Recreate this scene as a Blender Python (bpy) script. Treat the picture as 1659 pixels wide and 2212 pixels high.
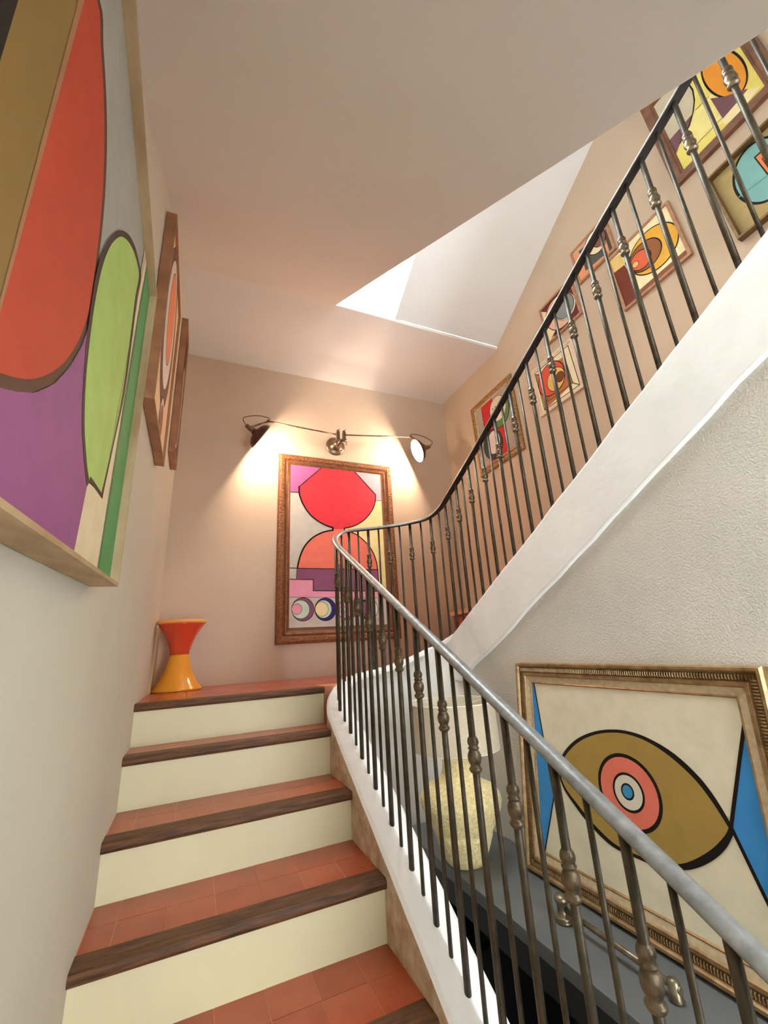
import bpy, bmesh, math, random
from mathutils import Vector, Matrix
random.seed(7)
SC = bpy.context.scene
COL = SC.collection
for o in list(bpy.data.objects): bpy.data.objects.remove(o)

# ---------------------------------------------------------------- camera
CAMX = 0.236
F_PX, YAW, PITCH, ROLL = 913.15, 0.4237, 0.3082, -0.0587
cam = bpy.data.cameras.new('camera'); camo = bpy.data.objects.new('camera', cam); COL.objects.link(camo)
cam.sensor_fit = 'VERTICAL'; cam.sensor_height = 36.0; cam.sensor_width = 36.0
cam.lens = F_PX / 2212 * 36.0; cam.clip_start = 0.02
cy, sy, cp, sp = math.cos(YAW), math.sin(YAW), math.cos(PITCH), math.sin(PITCH)
fwd = Vector((sy*cp, cy*cp, sp)); rgt = Vector((cy, -sy, 0)); upv = rgt.cross(fwd)
r2 = math.cos(ROLL)*rgt + math.sin(ROLL)*upv; u2 = -math.sin(ROLL)*rgt + math.cos(ROLL)*upv
M = Matrix((r2, u2, -fwd)).transposed().to_4x4(); M.translation = Vector((CAMX, 0, 0))
camo.matrix_world = M
SC.camera = camo

# ---------------------------------------------------------------- sky, exposure
SC.view_settings.view_transform = 'Standard'; SC.view_settings.look = 'None'
SC.view_settings.exposure = 0.34; SC.view_settings.gamma = 1.0; SC.view_settings.use_curve_mapping = False
SKY = 18.0
wd = bpy.data.worlds.new('sky'); SC.world = wd; wd.use_nodes = True
bg = wd.node_tree.nodes['Background']; bg.inputs[0].default_value = (0.90, 0.96, 1.0, 1); bg.inputs[1].default_value = SKY
LAMP_W = 50.0; LAMP_COL = (1.0, 0.75, 0.56)

def portal(name, loc, rot, sx, sy_):
    l = bpy.data.lights.new(name, 'AREA'); l.shape = 'RECTANGLE'; l.size = sx; l.size_y = sy_
    l.cycles.is_portal = True
    o = bpy.data.objects.new(name, l); COL.objects.link(o); o.location = loc; o.rotation_euler = rot
    return o

# ---------------------------------------------------------------- dimensions (metres)
YB = 3.50            # back wall
XR = 2.618           # right wall
XW = 1.735           # wall under the upper flight
H = 2.553            # flat ceiling
YC = 2.527           # where the flat ceiling ends
XO = 1.062           # edge of the sloping soffit
XS = 1.581           # right side of the skylight
TA, TB = 0.660, 0.621
LZ = -0.195          # landing
FZ = -1.89           # hall floor
YF = -1.80           # wall behind

# ---------------------------------------------------------------- materials
MATS = {}
def lin(c):
    return tuple(((v/255)/12.92 if v/255 <= 0.04045 else (((v/255)+0.055)/1.055)**2.4) for v in c)
def mat(name, rgb, rough=0.6, metal=0.0, var=0.06, vscale=6.0, bump=0.0, bscale=60.0, coat=0.0, rgb2=None, spec=0.5, detail=3.0, stretch=None):
    """principled material: colour broken up by noise, optional noise bump. rgb is sRGB 0-255."""
    if name in MATS: return MATS[name]
    m = bpy.data.materials.new(name); m.use_nodes = True; nt = m.node_tree; N = nt.nodes; L = nt.links
    p = N['Principled BSDF']; p.inputs['Roughness'].default_value = rough; p.inputs['Metallic'].default_value = metal
    p.inputs['Specular IOR Level'].default_value = spec
    if coat: p.inputs['Coat Weight'].default_value = coat; p.inputs['Coat Roughness'].default_value = 0.12
    a = lin(rgb); b = lin(rgb2) if rgb2 else tuple(v*(1-var*2) for v in a)
    if rgb2 is None: a = tuple(min(1, v*(1+var)) for v in a)
    tc = N.new('ShaderNodeTexCoord'); mp = N.new('ShaderNodeMapping'); L.new(tc.outputs['Object'], mp.inputs[0])
    if stretch: mp.inputs['Scale'].default_value = stretch
    nz = N.new('ShaderNodeTexNoise'); nz.inputs['Scale'].default_value = vscale; nz.inputs['Detail'].default_value = detail
    L.new(mp.outputs[0], nz.inputs[0])
    cr = N.new('ShaderNodeValToRGB'); cr.color_ramp.elements[0].color = (*b, 1); cr.color_ramp.elements[1].color = (*a, 1)
    cr.color_ramp.elements[0].position = 0.3; cr.color_ramp.elements[1].position = 0.7
    L.new(nz.outputs['Fac'], cr.inputs[0]); L.new(cr.outputs[0], p.inputs['Base Color'])
    if bump:
        n2 = N.new('ShaderNodeTexNoise'); n2.inputs['Scale'].default_value = bscale; n2.inputs['Detail'].default_value = 4
        L.new(mp.outputs[0], n2.inputs[0])
        bp = N.new('ShaderNodeBump'); bp.inputs['Strength'].default_value = bump; bp.inputs['Distance'].default_value = 0.01
        L.new(n2.outputs['Fac'], bp.inputs['Height']); L.new(bp.outputs[0], p.inputs['Normal'])
    MATS[name] = m; return m

M_back = mat('paint_taupe', (204, 182, 160), 0.85, var=0.03, vscale=2.0, bump=0.05, bscale=120)
M_left = mat('paint_cream_left', (207, 203, 187), 0.8, var=0.03, vscale=1.5, bump=0.05, bscale=90)
M_stucco = mat('plaster_stucco', (218, 214, 205), 0.9, var=0.04, vscale=3.0, bump=0.42, bscale=150)
M_ceil = mat('paint_ceiling', (228, 226, 224), 0.9, var=0.015, vscale=1.5)
M_white = mat('white_limewash', (248, 248, 247), 0.7, var=0.03, vscale=5.0, bump=0.25, bscale=18)
M_worn = mat('worn_plaster', (226, 210, 184), 0.85, vscale=16.0, rgb2=(180, 146, 110), bump=0.4, bscale=40, detail=6)
M_riser = mat('riser_paint', (224, 214, 176), 0.55, var=0.03, vscale=3.0)
M_grout = mat('grout', (214, 150, 118), 0.9)
M_floor = mat('hall_floor', (206, 202, 192), 0.5)
M_wood = mat('nosing_wood', (118, 76, 46), 0.48, spec=0.35, vscale=9.0, rgb2=(58, 36, 21), stretch=(1, 12, 12), bump=0.25, bscale=30, detail=6)
M_iron = mat('baluster_iron', (86, 76, 60), 0.42, metal=0.5, vscale=25, rgb2=(54, 47, 38), bump=0.1, bscale=90)
M_knop = mat('knop_bronze', (130, 114, 92), 0.34, metal=0.65, vscale=40, rgb2=(72, 60, 46), bump=0.15, bscale=120)
M_rail = mat('handrail_steel', (160, 161, 160), 0.38, metal=0.45, vscale=45, rgb2=(126, 127, 127), bump=0.08, bscale=60)
M_console = mat('console_slate', (96, 99, 100), 0.45, var=0.06, vscale=5)
M_black = mat('console_black', (22, 22, 24), 0.5)
M_glass = None
PAINT = {}
PAINT['B'] = dict(w=1.08, h=1.63, o=None, rot=0, shapes=[
  ('p',(203,196,186),((.0594,1.5702),(.5266,1.6313),(.5007,.4713),(.0754,.4695))),
  ('p',(240,222,160),((.5266,1.6313),(1.0862,1.7044),(.9969,.3538),(.4981,.3579))),
  ('p',(176,98,150),((.0992,1.5754),(.4047,1.579),(.3872,1.5363),(.1811,1.3296),(.1774,1.2741),(.1026,1.2695))),
  ('p',(224,172,182),((.6986,1.579),(1.02,1.5801),(1.0005,1.2628),(.9076,1.262),(.9108,1.3213),(.706,1.5354))),
  ('p',(226,58,70),((.3878,1.5859),(.3876,1.5712),(.3874,1.5509),(.3872,1.5363),(.3245,1.4734),(.2406,1.3892),(.1811,1.3296),(.1806,1.3176),(.18,1.3004),(.1805,1.2829),(.182,1.2675),(.1844,1.2518),(.1895,1.2332),(.1976,1.2097),(.2082,1.1832),(.2215,1.1566),(.2377,1.1297),(.2565,1.1026),(.2771,1.078),(.2998,1.0566),(.3243,1.0377),(.3489,1.0211),(.3736,1.0072),(.3983,.9956),(.4215,.9862),(.4443,.9787),(.4656,.9734),(.4803,.9699),(.481,.9647),(.4819,.9577),(.4825,.9526),(.5132,.9544),(.5557,.9568),(.5869,.9586),(.5875,.9623),(.5883,.9675),(.5889,.9712),(.6035,.9741),(.6247,.9785),(.6471,.9847),(.6695,.9929),(.6932,1.0029),(.7172,1.0153),(.7418,1.0306),(.7666,1.0483),(.7897,1.0673),(.8103,1.0874),(.8292,1.1088),(.8462,1.1306),(.8615,1.1527),(.8748,1.1752),(.8859,1.1974),(.8946,1.2193),(.901,1.2409),(.9058,1.2619),(.9088,1.2842),(.9101,1.306),(.9108,1.3213),(.85,1.3849),(.7665,1.4721),(.706,1.5354),(.7066,1.5514),(.7074,1.5734),(.708,1.5894),(.611,1.5884),(.4805,1.5869))),
  ('p',(240,125,105),((.4825,.9559),(.4825,.9532),(.4824,.9495),(.4824,.9468),(.46,.9419),(.4283,.9345),(.3963,.9241),(.3662,.9104),(.3359,.8938),(.308,.8751),(.2831,.8536),(.2607,.83),(.2414,.8062),(.2259,.7824),(.2135,.7584),(.2031,.7345),(.1944,.7109),(.1876,.6875),(.1821,.6648),(.178,.6407),(.1753,.6173),(.1735,.601),(.3743,.6016),(.6657,.6026),(.8895,.6033),(.889,.6188),(.8879,.6414),(.8843,.6669),(.8773,.6955),(.8678,.7271),(.8557,.7569),(.8414,.7826),(.8246,.8064),(.8051,.8299),(.7816,.8549),(.7553,.8796),(.73,.9001),(.7071,.9145),(.6852,.9248),(.6625,.9335),(.6355,.9417),(.6078,.9483),(.5884,.9528),(.5885,.9555),(.5886,.9593),(.5886,.962),(.557,.9602),(.5137,.9577))),
  ('p',(142,84,118),((.1682,.6001),(.8938,.6017),(.896,.4096),(.3017,.4147),(.3022,.5079),(.1614,.5141))),
  ('p',(236,160,186),((.0603,.508),(.3022,.5079),(.3017,.4147),(1.0001,.4014),(.9967,.3499),(.0626,.3649))),
  ('p',(205,196,186),((.0626,.3649),(.9967,.3499),(.9766,.0466),(.067,.083))),
  ('l',(26,18,16),((.1811,1.3296),(.1806,1.3176),(.18,1.3004),(.1805,1.2829),(.182,1.2675),(.1844,1.2518),(.1895,1.2332),(.1976,1.2097),(.2082,1.1832),(.2215,1.1566),(.2377,1.1297),(.2565,1.1026),(.2771,1.078),(.2998,1.0566),(.3243,1.0377),(.3489,1.0211),(.3736,1.0072),(.3983,.9956),(.4215,.9862),(.4443,.9787),(.4656,.9734),(.4803,.9699),(.4809,.963),(.4818,.9537),(.4824,.9468),(.46,.9419),(.4283,.9345),(.3963,.9241),(.3662,.9104),(.3359,.8938),(.308,.8751),(.2831,.8536),(.2607,.83),(.2414,.8062),(.2259,.7824),(.2135,.7584),(.2031,.7345),(.1945,.711),(.1878,.6876),(.1821,.6648),(.1769,.6407),(.1726,.6172),(.1697,.6009)),.013),
  ('l',(26,18,16),((.8895,.6033),(.889,.6188),(.8879,.6414),(.8843,.6669),(.8773,.6955),(.8678,.7271),(.8557,.7569),(.8414,.7826),(.8246,.8064),(.8051,.8299),(.7816,.8549),(.7553,.8796),(.73,.9001),(.7071,.9145),(.6852,.9248),(.6625,.9335),(.6355,.9417),(.6078,.9483),(.5884,.9528),(.5885,.9583),(.5887,.9658),(.5889,.9712),(.6035,.9741),(.6247,.9785),(.6471,.9847),(.6695,.9929),(.6932,1.0029),(.7172,1.0153),(.7418,1.0306),(.7666,1.0483),(.7897,1.0673),(.8103,1.0874),(.8292,1.1088),(.8462,1.1306),(.8615,1.1527),(.8748,1.1752),(.8859,1.1974),(.8946,1.2193),(.901,1.2409),(.9058,1.2619),(.9088,1.2842),(.9101,1.306),(.9108,1.3213),(.85,1.3849),(.7665,1.4721),(.706,1.5354)),.009),
  ('l',(26,18,16),((.3872,1.5363),(.1811,1.3296),(.1774,1.2741),(.1026,1.2695)),.006),
  ('l',(26,18,16),((.9076,1.262),(1.0005,1.2628)),.004),
  ('l',(26,18,16),((.0881,.6023),(.1682,.6001),(.8938,.6017),(.896,.4096),(.3017,.4147),(.3022,.5079),(.0603,.5088)),.007),
  ('l',(26,18,16),((.0626,.3649),(.9967,.3499)),.003),
  ('l',(26,18,16),((.1682,.6001),(.1614,.5141)),.004),
  ('e',(136,82,108),(.2166,.2659,.0932,.0906,-66.1),.005),
  ('e',(200,224,205),(.1972,.2652,.0741,.0724,-49.5),.003),
  ('e',(232,160,180),(.1662,.2676,.043,.0418,-57.5),.003),
  ('e',(52,36,108),(.404,.2624,.0926,.0903,-85.4),.005),
  ('e',(200,224,205),(.3861,.2639,.0728,.0702,-86.1),.003),
  ('e',(240,222,170),(.3714,.264,.0581,.0555,-86.3),.003),
  ('e',(136,82,108),(.593,.2565,.0878,.0829,-97.5),.004),
  ('e',(232,170,186),(.5712,.2567,.0712,.0651,-94.6),.003),
  ('e',(200,224,205),(.551,.2582,.0269,.0266,-158.3),.003),
  ('e',(226,220,205),(.7805,.2567,.0918,.0877,-162.9),.005),
  ('e',(26,18,16),(.7555,.257,.0814,.0783,-159.9),0),
  ('e',(142,84,118),(.7412,.2571,.0661,.0619,-170.4),0),
  ('l',(26,18,16),((.8569,.1672),(.8727,.1781),(.863,.1557),(.8822,.1665),(.8741,.1441),(.8856,.1536)),.0015),
])
PAINT['E'] = dict(w=1.03, h=.821, o=None, rot=0, shapes=[
  ('p',(226,216,190),((-.0493,.81),(1.2442,.8272),(1.0007,-.1482),(-.1985,-.9923))),
  ('p',(62,140,205),((-.0245,1.1099),(.0929,.7353),(.1698,.2955),(.1072,.1202),(.0449,-.0365),(-.1246,-.0995))),
  ('p',(62,140,205),((.9504,.6756),(.8544,.3915),(.9739,.096),(1.0913,.0116),(1.2774,.736),(.9737,.7529))),
  ('l',(26,18,16),((-.0245,1.1099),(.0976,.7242),(.1698,.2955),(.1072,.1202),(.0705,.0135)),.006),
  ('l',(26,18,16),((.9697,.7342),(.8544,.3915),(.9282,.19),(.9795,.054)),.01),
  ('p',(26,18,16),((.2053,.4129),(.2096,.4275),(.2178,.4409),(.2286,.4539),(.2408,.4671),(.2543,.4811),(.2696,.4954),(.2862,.5091),(.3034,.5216),(.3211,.5328),(.3396,.5429),(.3588,.5521),(.3787,.5605),(.3991,.5682),(.4202,.5751),(.4417,.581),(.4635,.5859),(.486,.5898),(.5088,.5928),(.5316,.5946),(.5539,.595),(.5756,.594),(.5968,.5919),(.6179,.5884),(.6391,.5834),(.6607,.577),(.6825,.5694),(.7036,.5606),(.7232,.5507),(.7415,.5394),(.7589,.5269),(.7749,.5139),(.7889,.5013),(.8005,.4893),(.8104,.4775),(.8193,.4653),(.8281,.4521),(.8374,.436),(.8467,.4181),(.8546,.402),(.8601,.3911),(.8592,.3871),(.858,.3813),(.8568,.3754),(.8559,.3715),(.8518,.365),(.8459,.3557),(.8389,.3452),(.8315,.3354),(.8239,.3265),(.8157,.3175),(.8067,.3086),(.7967,.2995),(.7853,.2899),(.7727,.28),(.7594,.2703),(.746,.2614),(.7328,.2535),(.7193,.2462),(.7052,.2394),(.6898,.2332),(.6728,.2273),(.6545,.2218),(.6351,.217),(.6148,.2133),(.5931,.211),(.5699,.21),(.5462,.2097),(.523,.2096),(.5007,.2093),(.4787,.2091),(.457,.21),(.4354,.2131),(.4136,.2191),(.3917,.2276),(.3703,.2375),(.3501,.2477),(.3314,.2583),(.314,.2696),(.2976,.2815),(.2817,.2937),(.2659,.3059),(.2506,.3183),(.2368,.3313),(.2255,.3455),(.2165,.3616),(.2096,.3789),(.2056,.3965))),
  ('p',(166,137,70),((.2183,.4091),(.2229,.4228),(.2313,.436),(.2421,.4488),(.2542,.4619),(.2677,.4754),(.2829,.489),(.2992,.5022),(.3158,.5141),(.3325,.5248),(.3496,.5344),(.3673,.5431),(.3857,.5511),(.4051,.5585),(.425,.5652),(.4454,.5709),(.4658,.5756),(.4864,.5793),(.5071,.5822),(.5279,.5839),(.5486,.5842),(.5693,.5832),(.59,.5811),(.6105,.5776),(.6308,.5726),(.651,.5659),(.6712,.5578),(.6908,.5485),(.7094,.5384),(.7277,.527),(.7454,.5146),(.7619,.5019),(.7762,.4894),(.7881,.4773),(.7982,.4652),(.8073,.4529),(.8161,.4404),(.8254,.4261),(.8346,.4106),(.8424,.3969),(.8478,.3875),(.8456,.3837),(.8426,.3783),(.8385,.3718),(.8331,.3645),(.8259,.3561),(.8173,.3465),(.8077,.3364),(.7976,.3266),(.7871,.317),(.7759,.3074),(.764,.2979),(.7514,.2884),(.7381,.2789),(.724,.2693),(.7092,.26),(.6934,.2517),(.6765,.2441),(.6586,.2371),(.6398,.2311),(.6201,.2264),(.599,.2233),(.5765,.2216),(.5536,.2209),(.5313,.2205),(.51,.2202),(.4892,.2201),(.4686,.2213),(.4479,.2246),(.4266,.2309),(.405,.2396),(.3838,.2497),(.3637,.2598),(.3453,.27),(.3282,.2807),(.312,.2918),(.2959,.3032),(.2793,.3145),(.2627,.326),(.2475,.338),(.2354,.3509),(.2267,.3648),(.2207,.3796),(.2178,.3946))),
  ('e',(228,120,100),(.5321,.4004,.1181,.1115,-178.2),.012),
  ('e',(218,210,190),(.5331,.399,.0584,.0557,-158.6),.008),
  ('e',(62,140,190),(.531,.4006,.0235,.0222,-133.8),.006),
])
PAINT['R1'] = dict(w=.604, h=.733, o=(2.598,2.991,1.46), rot=.0308, shapes=[
  ('p',(172,158,148),((-.0215,.8323),(.6408,.7017),(.6126,-.0507),(.0499,-.0285))),
  ('p',(200,50,55),((.1585,.6603),(.3292,.6609),(.33,.5883),(.4288,.3367),(.427,.0423),(.1565,.0417))),
  ('l',(26,18,16),((.1634,.6248),(.1788,.0565)),.005),
  ('l',(26,18,16),((.3234,.6376),(.3361,.5133),(.4238,.3397),(.4238,.0599)),.005),
  ('e',(36,34,34),(.3941,.4725,.1488,.1351,-91.8),0),
  ('e',(98,138,78),(.3941,.4699,.1404,.1262,-97.7),0),
  ('e',(226,214,190),(.3822,.515,.1209,.11,-77.2),.004),
  ('e',(26,18,16),(.3194,.5459,.008,.0065,-54),0),
  ('e',(26,18,16),(.3546,.5478,.0079,.0064,-55.5),0),
  ('e',(58,66,70),(.2409,.2247,.1477,.1288,-68.5),.005),
  ('e',(232,214,206),(.2588,.2366,.1112,.0875,-91.4),.004),
])
PAINT['R2'] = dict(w=.38, h=.437, o=(2.598,2.136,1.636), rot=.0225, shapes=[
  ('p',(244,230,195),((-.0475,.535),(.4113,.475),(.4228,-.0886),(-.0532,-.0264))),
  ('p',(190,118,74),((.0044,.3778),(.0569,.3525),(.2946,.3302),(.3142,.0831),(.0284,.037))),
  ('l',(26,18,16),((.0018,.387),(.3482,.3855),(.3643,.0349),(.0222,.0359),(.0018,.387)),.006),
  ('l',(26,18,16),((.2983,.3322),(.3142,.0831),(.3643,.0349)),.005),
  ('l',(26,18,16),((.3142,.0831),(.0404,.0831)),.004),
  ('l',(26,18,16),((.0044,.3778),(.0563,.3273)),.004),
  ('l',(26,18,16),((.0222,.0359),(.0803,.1162)),.004),
  ('e',(226,90,70),(.1429,.2393,.1315,.1296,-133.5),.007),
  ('e',(236,192,110),(.1839,.2064,.0901,.0853,-108.1),.005),
  ('e',(128,70,40),(.2244,.2007,.0428,.0383,-63.8),.004),
])
PAINT['R3'] = dict(w=.314, h=.331, o=(2.598,1.942,2.161), rot=.0605, shapes=[
  ('p',(108,44,48),((-.0435,.4637),(.3529,.4279),(.3688,-.061),(-.0365,-.0473))),
  ('p',(238,216,176),((-.0271,.3478),(.0562,.2593),(.0382,.1223),(.074,.0513),(.0108,-.014),(-.0659,.0535))),
  ('e',(226,184,160),(.1478,.1718,.1459,.1271,-65.2),.006),
  ('e',(228,214,198),(.2005,.1682,.1098,.0932,-67),.003),
  ('e',(136,142,142),(.1974,.1736,.0974,.0863,-69.7),.005),
  ('p',(40,26,22),((.0235,.0279),(.0766,.0596),(.1027,.0353))),
])
PAINT['R4'] = dict(w=.294, h=.316, o=(2.598,1.592,2.39), rot=.0413, shapes=[
  ('p',(234,158,116),((-.0177,.3908),(.3191,.343),(.3212,-.0458),(-.0489,-.0076))),
  ('p',(210,170,140),((-.0129,.4076),(.3191,.343),(.3021,.1979),(.0678,.2555),(.0089,.2813))),
  ('p',(88,88,84),((.0588,.2661),(.1065,.2523),(.2364,.065),(.2416,.0387),(.0666,.066),(.0677,.1698))),
  ('p',(84,78,70),((.2604,.2202),(.3149,.2122),(.2934,.0266),(.2544,.0236))),
  ('e',(236,218,182),(.1885,.1994,.0991,.0754,-72.7),.006),
  ('e',(140,86,76),(.2165,.1967,.0658,.0494,-73.3),.004),
])
PAINT['R5'] = dict(w=.416, h=.424, o=(2.598,1.349,1.932), rot=.0518, shapes=[
  ('p',(246,234,190),((-.0153,.481),(.4273,.451),(.4407,-.0238),(-.0342,-.0149))),
  ('p',(236,204,128),((-.0115,.4362),(.0974,.4065),(.0959,.3115),(.0063,.3269))),
  ('p',(118,54,36),((.0063,.3269),(.0918,.3114),(.1209,.0267),(.0096,.0236))),
  ('p',(140,86,60),((.1221,.0654),(.4098,.0635),(.4219,-.0096),(.1195,.0106))),
  ('l',(26,18,16),((.0981,.3185),(.1209,.0267)),.004),
  ('e',(236,178,68),(.2642,.2388,.1525,.1396,137.9),.007),
  ('e',(156,98,60),(.2156,.2457,.1034,.0934,141.7),.007),
  ('e',(226,106,72),(.1856,.2433,.0704,.0602,-55.3),.006),
  ('e',(240,190,130),(.152,.2435,.0219,.0187,-53.3),.003),
])
PAINT['R6'] = dict(w=.521, h=.716, o=(2.598,.892,2.42), rot=.0431, shapes=[
  ('p',(238,220,120),((.0676,.9688),(.5129,.8069),(.5289,.0053),(-.0218,-.0763))),
  ('p',(242,226,150),((.2194,.3322),(.348,.326),(.2856,.0995),(.21,.1271),(.1101,.1333),(.096,.2403))),
  ('p',(204,192,168),((.0431,.7943),(.233,.8365),(.2351,.5574),(.2402,.4669),(.2268,.3952),(.2011,.338),(.1044,.3258),(.0551,.3291))),
  ('p',(120,82,90),((.0551,.3291),(.1964,.3324),(.1634,.2833),(.096,.2403),(.0546,.1966))),
  ('l',(26,18,16),((.1967,.7205),(.2361,.5605),(.2402,.4669),(.2268,.3952),(.2011,.338),(.1634,.2833),(.096,.2403)),.007),
  ('e',(232,150,52),(.3676,.3632,.205,.0718,-83.5),.009),
  ('p',(120,82,90),((.2831,.305),(.328,.2313),(.4109,.139),(.3225,.12),(.2869,.1194))),
  ('p',(244,226,176),((.4083,.131),(.4511,.08),(.3207,.0531),(.2809,.077),(.2869,.1194))),
  ('l',(26,18,16),((.1101,.1333),(.2845,.1281)),.003),
  ('l',(26,18,16),((.214,.333),(.2834,.3232)),.003),
])
PAINT['R7'] = dict(w=.435, h=.455, o=(2.598,.728,1.831), rot=.0634, shapes=[
  ('p',(176,152,104),((-.0936,.6268),(.4874,.4171),(.4054,-.3499),(-.062,-.0772))),
  ('e',(126,178,176),(.1822,.2594,.1776,.1107,-89.7),.012),
  ('p',(40,26,18),((.1816,.3601),(.2826,.3542),(.2694,.1653),(.1899,.1869))),
  ('p',(230,128,84),((.1873,.3503),(.277,.3442),(.2631,.1758),(.1948,.1985))),
  ('l',(26,18,16),((.2025,.3166),(.2635,.3118),(.2524,.209),(.2039,.2267),(.2025,.3166)),.003),
  ('l',(110,150,150),((.0639,.2308),(.3319,.1876)),.006),
])
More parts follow.
